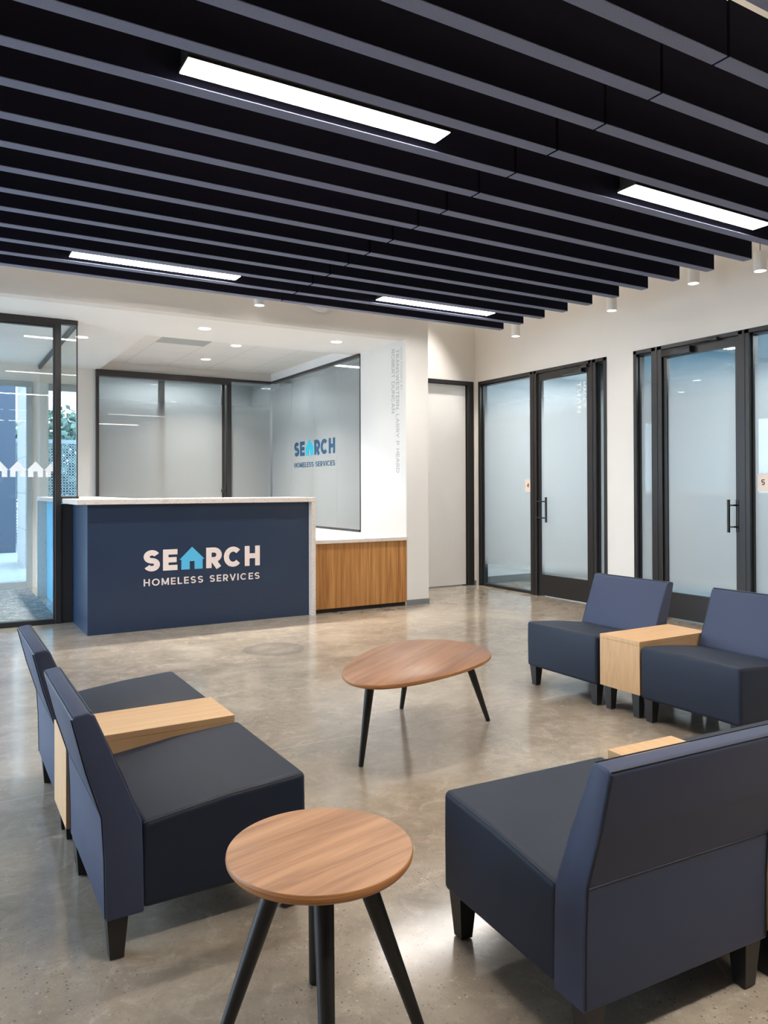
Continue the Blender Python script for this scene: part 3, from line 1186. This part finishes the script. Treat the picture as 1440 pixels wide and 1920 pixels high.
def chair_proto():
    root = thing('lounge_chair', 'proto', 'chair')
    X = lambda d: FX - d
    b = MB()
    b.prism([(X(.0), .130), (X(-.002), .300), (X(.0), .425), (X(.25), .408), (X(.508), .376), (X(.508), .130)], 'y', -CW + .004, CW - .004, M_leather, .020, 5)
    o = b.build('seat', root, 50); o['label'] = 'charcoal seat'
    prof = [(.500, .126), (.503, .300), (.506, .380), (.560, .520), (.632, .698), (.648, .709), (.685, .704), (.692, .694), (.655, .545), (.614, .412), (.608, .30), (.605, .126)]
    b = MB()
    b.prism([(X(d), z) for d, z in prof], 'y', -CW, CW, M_leather_blue, .010, 3)
    o = b.build('backrest', root, 40); o['label'] = 'slate blue backrest'
    # seams
    b = MB()
    e = CW - .006
    for s in (-1, 1):
        b.tube([(X(.6935), s * e, .694), (X(.6565), s * e, .545), (X(.6155), s * e, .412), (X(.609), s * e, .30), (X(.606), s * e, .135)], .0017, M_piping, 6)
        b.tube([(X(.6335), s * e, .697), (X(.559), s * e, .520), (X(.508), s * e, .384)], .0017, M_piping, 6)
        b.tube([(X(.025), s * (CW - .0095), .4178), (X(.25), s * (CW - .0095), .4025), (X(.50), s * (CW - .0095), .3718)], .0017, M_piping, 6)
    b.tube([(X(.6145), -e, .412), (X(.6145), e, .412)], .0017, M_piping, 6)
    b.tube([(X(.690), -e, .7005), (X(.690), e, .7005)], .0017, M_piping, 6)
    b.tube([(X(.640), -e, .7065), (X(.640), e, .7065)], .0018, M_piping, 6)
    b.build('seam', root, 60)
    for sx in (.045, .570):
        for sy in (-1, 1):
            b = MB()
            cx, cy = X(sx), sy * (CW - .045)
            t, u = .030, .019
            top = [(cx - t, cy - t), (cx + t, cy - t), (cx + t, cy + t), (cx - t, cy + t)]
            v0 = [b.bm.verts.new((cx + (x - cx) * u / t, cy + (y - cy) * u / t, .004)) for x, y in top]
            v1 = [b.bm.verts.new((x, y, .140)) for x, y in top]
            b.face(list(reversed(v0)), M_legblk); b.face(v1, M_legblk)
            for i in range(4):
                b.face([v0[i], v0[(i + 1) % 4], v1[(i + 1) % 4], v1[i]], M_legblk)
            b.cone((cx, cy, 0), (cx, cy, .006), .014, .014, M_fixdark, 12)
            b.build('leg', root)
    return root


def place(proto, first, x, y, rz, label, group=None):
    r = proto if first else copy_tree(proto)
    r.location = (x, y, 0)
    r.rotation_euler = (0, 0, rz)
    r['label'] = label
    if group: r['group'] = group
    return r


proto = chair_proto()
G = 'blue and charcoal lounge chairs'
place(proto, True, 1.007 - FX, 2.512, 0.0, 'blue and charcoal leather lounge chair at left front, nearest the round side table', G)
place(proto, False, 1.007 - FX, 3.455, 0.0, 'blue and charcoal leather lounge chair at left, farther one beyond the maple table', G)
place(proto, False, 1.590, 1.538, radians(87), 'blue and charcoal leather lounge chair seen from behind at right front', G)
place(proto, False, 1.590 + .953 * .9986, 1.538 - .953 * .0523, radians(87), 'blue and charcoal leather lounge chair beyond the maple table at lower right edge', G)
place(proto, False, 3.41 + FX, 3.603, pi, 'blue and charcoal leather lounge chair facing left, nearest the glass office door', G)
place(proto, False, 3.41 + FX, 2.652, pi, 'blue and charcoal leather lounge chair facing left, cut by the right edge', G)


def link_table_proto():
    root = thing('connecting_table', 'proto', 'table')
    X = lambda d: FX - d
    hw = .149
    b = MB()
    b.box(X(.62), X(.012), -hw, hw, .420, .443, M_maple, .0015)
    b.build('tabletop', root)
    b = MB()
    b.box(X(.036), X(.013), -hw, hw, .140, .4195, M_maple, .001)
    b.box(X(.619), X(.596), -hw, hw, .140, .4195, M_maple, .001)
    b.box(X(.596), X(.036), -hw, -hw + .02, .300, .4195, M_maple)
    b.box(X(.596), X(.036), hw - .02, hw, .300, .4195, M_maple)
    b.build('apron_panel', root)
    for sx in (.055, .565):
        for sy in (-1, 1):
            b = MB()
            cx, cy = X(sx), sy * (hw - .045)
            t, u = .028, .019
            top = [(cx - t, cy - t), (cx + t, cy - t), (cx + t, cy + t), (cx - t, cy + t)]
            v0 = [b.bm.verts.new((cx + (x - cx) * u / t, cy + (y - cy) * u / t, .004)) for x, y in top]
            v1 = [b.bm.verts.new((x, y, .150)) for x, y in top]
            b.face(list(reversed(v0)), M_legblk); b.face(v1, M_legblk)
            for i in range(4):
                b.face([v0[i], v0[(i + 1) % 4], v1[(i + 1) % 4], v1[i]], M_legblk)
            b.cone((cx, cy, 0), (cx, cy, .006), .014, .014, M_fixdark, 12)
            b.build('leg', root)
    return root


tp = link_table_proto()
G = 'maple connecting tables between chairs'
place(tp, True, 1.007 - FX, 2.983, 0.0, 'pale maple link table between the two left chairs', G)
place(tp, False, 1.590 + .4765 * .9986, 1.538 - .4765 * .0523, radians(87), 'pale maple link table half hidden behind the right front chair', G)
place(tp, False, 3.41 + FX, 3.127, pi, 'pale maple link table between the two chairs facing left', G)

# ------------------------------------------------------------------ coffee table and side table
ct = thing('coffee_table', 'egg shaped walnut coffee table on three splayed black legs', 'table', (2.2, 3.4, 0))
egg = [(1.671, 3.261), (1.746, 3.387), (1.923, 3.581), (2.133, 3.748), (2.307, 3.817), (2.458, 3.808), (2.584, 3.74), (2.653, 3.633), (2.679, 3.501), (2.655, 3.375), (2.607, 3.268), (2.52, 3.175), (2.37, 3.088), (2.216, 3.030), (2.025, 2.985), (1.865, 2.969), (1.742, 2.984), (1.668, 3.040), (1.642, 3.140)]


def smooth_loop(pts, sub=6):
    out = []
    n = len(pts)
    for i in range(n):
        p0, p1, p2, p3 = (Vector(pts[(i + k - 1) % n]) for k in range(4))
        for s in range(sub):
            t = s / sub
            out.append(0.5 * ((2 * p1) + (-p0 + p2) * t + (2 * p0 - 5 * p1 + 4 * p2 - p3) * t * t + (-p0 + 3 * p1 - 3 * p2 + p3) * t ** 3))
    return out


# light relaxation keeps the outline fair
for _ in range(2):
    egg = [tuple((Vector(egg[i - 1]) + Vector(egg[(i + 1) % len(egg)]) + 6 * Vector(egg[i])) / 8) for i in range(len(egg))]
loop = [p - Vector((2.2, 3.4)) for p in smooth_loop(egg)]


def slab_loops(b, loop, levels, mtop, mside):
    c = sum(loop, Vector((0, 0))) / len(loop)
    rings = []
    for (inset, z) in levels:
        ring = []
        for p in loop:
            d = (p - c)
            ring.append(b.bm.verts.new((*(p - d.normalized() * inset), z)))
        rings.append(ring)
    n = len(loop)
    fs = [b.face(rings[-1], mtop), b.face(list(reversed(rings[0])), mside)]
    for a, q in zip(rings[:-1], rings[1:]):
        for i in range(n):
            fs.append(b.face([a[i], a[(i + 1) % n], q[(i + 1) % n], q[i]], mside))
    bmesh.ops.recalc_face_normals(b.bm, faces=[f for f in fs if f])


b = MB()
slab_loops(b, loop, [(.020, .396), (.008, .400), (.001, .407), (0, .413), (.001, .4185), (.003, .420)], M_walnut_egg, M_ply)
b.build('tabletop', ct, 50)
for foot, top in (((1.732, 3.168), (1.805, 3.20)), ((2.397, 3.875), (2.345, 3.70)), ((2.688, 3.415), (2.545, 3.44))):
    b = MB()
    f = Vector((*foot, 0)) - Vector((2.2, 3.4, 0))
    t = Vector((*top, .398)) - Vector((2.2, 3.4, 0))
    b.cone(f, f + (t - f) * .012, .010, .012, M_black, 20)
    b.cone(f + (t - f) * .012, t, .0125, .024, M_black, 20)
    b.build('leg', ct, 50)

st = thing('side_table', 'round walnut side table on four splayed black legs in the foreground', 'table', (.779, 1.625, 0))
b = MB()
circ = [Vector((.2185 * cos(2 * pi * i / 96), .2185 * sin(2 * pi * i / 96))) for i in range(96)]
slab_loops(b, circ, [(.016, .449), (.007, .452), (.001, .460), (0, .466), (.001, .473), (.0025, .475)], M_walnut, M_ply)
b.build('tabletop', st, 50)
base = math.atan2(1.625, .779) + radians(4)
for k in range(4):
    a = base + k * pi / 2
    b = MB()
    f = Vector((.245 * cos(a), .245 * sin(a), 0))
    t = Vector((.085 * cos(a), .085 * sin(a), .452))
    b.cone(f, f + (t - f) * .012, .011, .013, M_black, 24)
    b.cone(f + (t - f) * .012, t, .0135, .0245, M_black, 24)
    b.build('leg', st, 50)

# ------------------------------------------------------------------ ceiling baffles
BZ0, BZ1 = 3.114, 3.360
ORD = ['first', 'second', 'third', 'fourth', 'fifth', 'sixth', 'seventh', 'eighth', 'ninth', 'tenth', 'eleventh', 'twelfth', 'thirteenth', 'fourteenth', 'fifteenth', 'sixteenth', 'seventeenth', 'eighteenth', 'nineteenth', 'twentieth']
TH = .074


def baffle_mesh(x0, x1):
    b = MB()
    b.box(x0, x1, -TH / 2, TH / 2, .004, BZ1 - BZ0, M_felt_shaded, .0015, 1)
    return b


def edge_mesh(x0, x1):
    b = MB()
    b.box(x0, x1, -TH / 2, TH / 2, 0, .004, M_felt_lit)  # lighter strip paints the floor light onto the underside
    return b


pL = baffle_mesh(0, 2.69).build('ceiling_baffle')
e_ = edge_mesh(0, 2.69).build('lit_edge_band', pL); e_['label'] = 'lower edge of the felt, coloured lighter as if lit'
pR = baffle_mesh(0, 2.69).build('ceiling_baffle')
e_ = edge_mesh(0, 2.69).build('lit_edge_band', pR); e_['label'] = 'lower edge of the felt, coloured lighter as if lit'
first = True
wire = MB()
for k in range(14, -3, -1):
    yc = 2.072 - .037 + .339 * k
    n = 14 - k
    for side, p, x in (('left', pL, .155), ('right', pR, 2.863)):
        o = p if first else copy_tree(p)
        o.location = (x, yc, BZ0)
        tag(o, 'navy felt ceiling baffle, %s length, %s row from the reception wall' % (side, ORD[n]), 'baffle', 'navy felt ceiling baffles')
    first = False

# linear lights
def linear_proto():
    r = thing('linear_ceiling_light', 'x', 'light')
    b = MB()
    L, W = .672, .068
    b.box(-L - .005, L + .005, -W - .005, W + .005, .004, .024, M_legblk, .002)
    b.box(-L, L, -W + .012, W - .012, .024, .262, M_legblk, .002)  # taller upper box added to carry the uplight
    b.build('housing', r)
    b = MB()
    b.box(-L, L, -W, W, .0005, .0035, E_linear)
    b.build('diffuser', r)
    return r


lp0 = linear_proto()
lights = [(1.588, 3.232, 'long lit slot light overhead in the near baffles at left'), (4.29, 3.226, 'long lit slot light in the near baffles at right edge'),
          (1.570, 6.283, 'long lit slot light in the far baffles above the desk'), (4.33, 6.283, 'long lit slot light in the far baffles near the pier'),
          (1.588, .180, 'unseen slot light added behind the viewer at left'), (4.29, .180, 'unseen slot light added behind the viewer at right')]  # this pair is unseen, added for more light in the lobby
for i, (x, y, lab) in enumerate(lights):
    r = lp0 if i == 0 else copy_tree(lp0)
    r.location = (x, y, 3.128)
    tag(r, lab, 'light', 'linear slot lights among the baffles')
    ld = bpy.data.lights.new('linear_lamp', 'AREA')
    ld.shape = 'RECTANGLE'; ld.size = 1.34; ld.size_y = .13
    ld.energy = (7, 7, 7, 7, 16, 16)[i]
    ld.spread = radians(125)
    ld.color = (1.0, .95, .89)
    lo = bpy.data.objects.new('linear_lamp', ld); COL.objects.link(lo)
    lo.location = (x, y, 3.126)
    ld = bpy.data.lights.new('added_uplight', 'AREA')  # uplight added over each slot light to brighten the upper walls
    ld.shape = 'RECTANGLE'; ld.size = 1.30; ld.size_y = .11
    ld.energy = (85, 14, 85, 85, 110, 110)[i]
    ld.color = (1.0, .95, .89)
    lo = bpy.data.objects.new('added_uplight', ld); COL.objects.link(lo)
    lo.location = (x, y, 3.395); lo.rotation_euler = (pi, 0, 0)


# cylinder pendants
def pendant_proto():
    r = thing('cylinder_pendant', 'x', 'light')
    b = MB()
    b.lathe([(.0, .16), (.030, .16), (.050, .158), (.050, 0), (.046, 0), (.046, .012)], M_fix, 32)
    b.build('shade', r, 40)
    b = MB()
    b.lathe([(.046, .010), (.0, .010)], E_cyl, 32)
    b.build('lens', r)
    b = MB()
    b.cone((0, 0, .16), (0, 0, 1.24), .005, .005, M_fixdark, 10)
    b.build('stem', r, 40)
    return r


pp = pendant_proto()
for i, (x, y, z, lab) in enumerate([(5.9, 6.945, 3.102, 'white cylinder pendant at the end of the farthest baffles'), (5.9, 5.463, 3.105, 'white cylinder pendant above the first office door'),
                                    (5.9, 4.498, 3.155, 'white cylinder pendant above the second office front, left one'), (5.9, 3.852, 3.108, 'white cylinder pendant at the right edge under the baffle ends'),
                                    (2.73, 7.03, 3.108, 'white cylinder pendant below the last baffle over the desk')]):
    r = pp if i == 0 else copy_tree(pp)
    r.location = (x, y, z)
    tag(r, lab, 'light', 'white cylinder pendants')
    ld = bpy.data.lights.new('pendant_lamp', 'SPOT')
    ld.energy = (10, 6, 6, 6, 4)[i]
    ld.color = (1.0, .90, .78)
    ld.spot_size = radians(100); ld.spot_blend = .8; ld.shadow_soft_size = .04
    lo = bpy.data.objects.new('pendant_lamp', ld); COL.objects.link(lo)
    lo.location = (x, y, z - .01)

# unseen lamp added behind the pier to brighten the white door
r = thing('recessed_downlight', 'unseen downlight added to brighten the white door', 'light', (5.45, 7.75, ZC - .001))
b = MB(); b.lathe([(.062, .0), (.075, -.004), (.078, .0)], M_fix, 32); b.build('trim_ring', r, 40)
b = MB(); b.lathe([(.0, -.001), (.062, -.001)], E_down, 32); b.build('lens', r)
ld = bpy.data.lights.new('downlight_lamp', 'SPOT')
ld.energy = 240; ld.color = (1.0, .94, .88); ld.spot_size = radians(60); ld.spot_blend = .5; ld.shadow_soft_size = .06
lo = bpy.data.objects.new('downlight_lamp', ld); COL.objects.link(lo); lo.location = (5.45, 7.75, ZC - .02)

# downlights of the reception bay


def down_proto():
    r = thing('recessed_downlight', 'x', 'light')
    b = MB()
    b.lathe([(.062, .0), (.075, -.004), (.078, .0)], M_fix, 32)
    b.build('trim_ring', r, 40)
    b = MB()
    b.lathe([(.0, -.001), (.062, -.001)], E_down, 32)
    b.build('lens', r)
    return r


dpz = down_proto()
for i, (x, y, z, lab) in enumerate([(1.387, 8.90, ZS, 'round recessed downlight beside the clear partition'), (2.422, 7.796, ZS, 'round recessed downlight above the desk front'),
                                    (3.948, 7.768, ZS, 'round recessed downlight above the low counter'), (3.248, 9.162, 3.11, 'round recessed downlight right of the ceiling vent'),
                                    (3.226, 10.34, 3.11, 'round recessed downlight deepest in the reception bay')]):
    r = dpz if i == 0 else copy_tree(dpz)
    r.location = (x, y, z - .001)
    tag(r, lab, 'light', 'round downlights in the reception ceiling')
    ld = bpy.data.lights.new('downlight_lamp', 'AREA')
    ld.shape = 'DISK'; ld.size = .12
    ld.energy = (46, 56, 2.0, 46, 26)[i]
    ld.spread = radians((100, 84, 80, 110, 110)[i])
    ld.color = (1.0, .95, .88)
    lo = bpy.data.objects.new('downlight_lamp', ld); COL.objects.link(lo)
    lo.location = (x, y, z - .008)

v = thing('air_vent', 'square grey slatted air vent in the white reception ceiling', 'vent', (2.605, 9.11, 3.108))
b = MB()
b.box(-.295, .295, -.27, -.25, -.006, .0, M_vent); b.box(-.295, .295, .25, .27, -.006, .0, M_vent)
b.box(-.295, -.275, -.25, .25, -.006, .0, M_vent); b.box(.275, .295, -.25, .25, -.006, .0, M_vent)
b.build('frame', v)
b = MB()
for i in range(20):
    y = -.245 + i * .0252
    b.box(-.275, .275, y, y + .016, -.005, -.001, M_vent)
b.build('grille', v)
b = MB(); b.box(-.275, .275, -.25, .25, -.001, .0, M_vent); b.build('backing', v)

b = MB()
prof = [(0.0, -.085)] + [(.265 * sin(radians(a)), -.085 * cos(radians(a))) for a in range(10, 91, 10)]
b.lathe(prof, M_fix, 40)
o = b.build('wall_dome', None, 60)
o.rotation_euler = (radians(-90), 0, 0)
# lathe axis z -> wall normal (-y)
o.rotation_euler = (radians(-90), 0, 0)
o.location = (3.49, YD, 3.43)
tag(o, 'white round dome fixture high on the beige band, half hidden by baffles', 'fixture')

# ------------------------------------------------------------------ room number plates


def plate(y0, y1, z0, z1, ch, lab):
    x = XW + .055
    r = thing('room_number_plate', lab, 'sign', (x, (y0 + y1) / 2, (z0 + z1) / 2), group=None)
    w, h = abs(y1 - y0) / 2, (z1 - z0) / 2
    b = MB(); b.box(-.008, -.001, -w, w, -h, h, M_sign, .001)
    b.build('plate', r)
    b = MB()
    polys, tot = text_polys(ch, .17)
    put_polys(b, polys, (-.0082, .0165, -.024), (0, -1, 0), (0, 0, 1), .033 / tot, .052, M_signtxt, .001)
    b.build('numeral', r)
    return r


plate(7.227, 7.335, 1.262, 1.420, '4', 'cream room plate reading 4 on the frosted glass')
plate(4.090, 4.200, 1.278, 1.432, '5', 'cream room plate reading 5 at the right edge')

# ------------------------------------------------------------------ office lamps
for i, (x, y, z, lab) in enumerate([(8.0, 7.0, 2.885, 'slot light on the ceiling of office four'), (7.9, 3.95, 2.885, 'slot light on the ceiling of office five'),
                                    (5.5, 9.8, 3.085, 'slot light in the room behind the side glass'), (3.2, 12.05, 3.085, 'slot light in the room behind the sliding glazing')]):
    r = thing('office_ceiling_light', lab, 'light', (x, y, z))
    b = MB(); b.box(-.70, .70, -.07, .07, .003, .014, M_fix); b.build('housing', r)
    b = MB(); b.box(-.69, .69, -.06, .06, 0, .003, E_room); b.build('diffuser', r)
    ld = bpy.data.lights.new('office_lamp', 'AREA')
    ld.shape = 'RECTANGLE'; ld.size = 1.3; ld.size_y = .12
    ld.energy = (60, 52, 9, 5)[i]
    ld.color = (.92, .97, 1.0)
    lo = bpy.data.objects.new('office_lamp', ld); COL.objects.link(lo)
    lo.location = (x, y, z - .01)

# ------------------------------------------------------------------ outdoors
mb = MB(); mb.box(-25, 30, 11.4, 60, -.15, -.03, M_concrete_ext)
mb.box(-40, XL, -20, 60, -.2, -.05, M_concrete_ext)
struct('ground', 'pale concrete paving outside', mb)
b = MB(); b.box(-7, 1.46, 17.9, 24, -.05, 5.5, M_bluebld)
o = b.build('outdoor_building'); tag(o, 'blue clad building beyond the entrance door', 'building')
b = MB(); b.box(1.30, 1.62, 14.2, 15.6, -.05, 3.6, M_stone, .01)
o = b.build('stone_column'); tag(o, 'pale stone column outside the entrance door', 'column')
fn = thing('mesh_fence', 'grey wire mesh fence outside the narrow window', 'fence', (4, 20.5, -.05))
b = MB()
for i in range(70):
    x = -2.4 + i * .07
    b.box(x, x + .022, -.004, .004, 0, 2.52, M_galv)
for j in range(36):
    b.box(-2.4, 2.5, -.004, .004, j * .07, j * .07 + .022, M_galv)
o = b.build('wire_mesh', fn); o['kind'] = 'stuff'
b = MB(); b.box(-2.45, 2.55, -.03, .03, 2.50, 2.60, M_galv); b.build('top_rail', fn)
for x in (-2.45, 0.05, 2.5):
    b = MB(); b.box(x, x + .06, -.03, .03, 0, 2.5, M_galv); b.build('post', fn)


def tree(x, y, h, r, lab):
    t = thing('tree', lab, 'tree', (x, y, -.05))
    b = MB(); b.cone((0, 0, 0), (0, 0, h * .6), .16, .09, M_black, 12); b.build('trunk', t, 40)
    b = MB()
    rnd = random.Random(int(x * 10))
    for i in range(3800):
        u = Vector((rnd.gauss(0, 1), rnd.gauss(0, 1), rnd.gauss(0, .8))).normalized() * r * rnd.uniform(.55, 1.0)
        c = Vector((0, 0, h - r)) + u
        n = Vector((rnd.gauss(0, 1), rnd.gauss(0, 1), rnd.gauss(0, 1))).normalized()
        a = n.orthogonal().normalized() * rnd.uniform(.08, .16)
        w = n.cross(a).normalized() * rnd.uniform(.06, .12)
        b.face([b.bm.verts.new(c - a), b.bm.verts.new(c + w), b.bm.verts.new(c + a), b.bm.verts.new(c - w)], M_leaf)
    b.build('foliage', t)


tree(3.6, 25, 3.9, 1.9, 'nearer bushy green tree right behind the mesh fence')
tree(1.2, 29, 4.2, 2.0, 'farther bushy green tree beyond the mesh fence')

# ------------------------------------------------------------------ daylight
world = bpy.data.worlds.new('sky')
sc.world = world
world.use_nodes = True
nt = world.node_tree
nt.nodes.clear()
out = nt.nodes.new('ShaderNodeOutputWorld')
bg = nt.nodes.new('ShaderNodeBackground')
tc = nt.nodes.new('ShaderNodeTexCoord')
sp = nt.nodes.new('ShaderNodeSeparateXYZ')
cr = nt.nodes.new('ShaderNodeValToRGB')
nt.links.new(tc.outputs['Generated'], sp.inputs[0])
nt.links.new(sp.outputs[2], cr.inputs[0])
e = cr.color_ramp.elements
e[0].position = 0.0; e[0].color = (.70, .85, 1.0, 1)
e[1].position = .7; e[1].color = (.55, .74, 1.0, 1)
nt.links.new(cr.outputs[0], bg.inputs[0])
bg.inputs[1].default_value = 8.0
nt.links.new(bg.outputs[0], out.inputs[0])
# portals steer sky light through the window openings
for (loc, rot, sx, sy) in (((XL - .12, 7.0, 1.58), (0, radians(-90), 0), 2.6, 8.4), ((.1, YG + .12, 1.4), (radians(-90), 0, 0), 1.95, 2.7), ((1.5, YG + .12, 1.65), (radians(-90), 0, 0), .37, 2.1)):
    ld = bpy.data.lights.new('window_portal', 'AREA')
    ld.shape = 'RECTANGLE'; ld.size = sx; ld.size_y = sy
    ld.cycles.is_portal = True
    lo = bpy.data.objects.new('window_portal', ld); COL.objects.link(lo)
    lo.location = loc; lo.rotation_euler = rot

# ------------------------------------------------------------------ camera
cam = bpy.data.cameras.new('camera')
co = bpy.data.objects.new('camera', cam)
COL.objects.link(co)
yaw, pit, rol = radians(30.48225621), radians(0.36561393), radians(-0.19066997)
fwd = Vector((sin(yaw), cos(yaw), 0)); right = Vector((cos(yaw), -sin(yaw), 0)); up = Vector((0, 0, 1))
f2 = fwd * cos(pit) + up * sin(pit)
u2 = up * cos(pit) - fwd * sin(pit)
r3 = right * cos(rol) + u2 * sin(rol)
u3 = u2 * cos(rol) - right * sin(rol)
co.matrix_world = Matrix(((r3.x, u3.x, -f2.x, 0), (r3.y, u3.y, -f2.y, 0), (r3.z, u3.z, -f2.z, 1.318), (0, 0, 0, 1)))
cam.sensor_fit = 'VERTICAL'
cam.sensor_height = 36.0
cam.lens = 1427.3157 / 1920 * 36.0
cam.shift_y = -(960 - 905.67453686) / 1920
cam.clip_start = .05
sc.camera = co

# ------------------------------------------------------------------ view
sc.view_settings.view_transform = 'Standard'
sc.view_settings.look = 'None'
sc.view_settings.gamma = 1.0
sc.view_settings.use_curve_mapping = False
sc.view_settings.exposure = 0.54
cy = sc.cycles
cy.max_bounces = 10
cy.diffuse_bounces = 6
cy.glossy_bounces = 5
cy.transmission_bounces = 6
cy.transparent_max_bounces = 16
cy.caustics_reflective = False
cy.caustics_refractive = False
cy.sample_clamp_indirect = 6.0
cy.sample_clamp_direct = 0.0
cy.use_denoising = True
cy.denoiser = 'OPENIMAGEDENOISE'
cy.use_light_tree = True
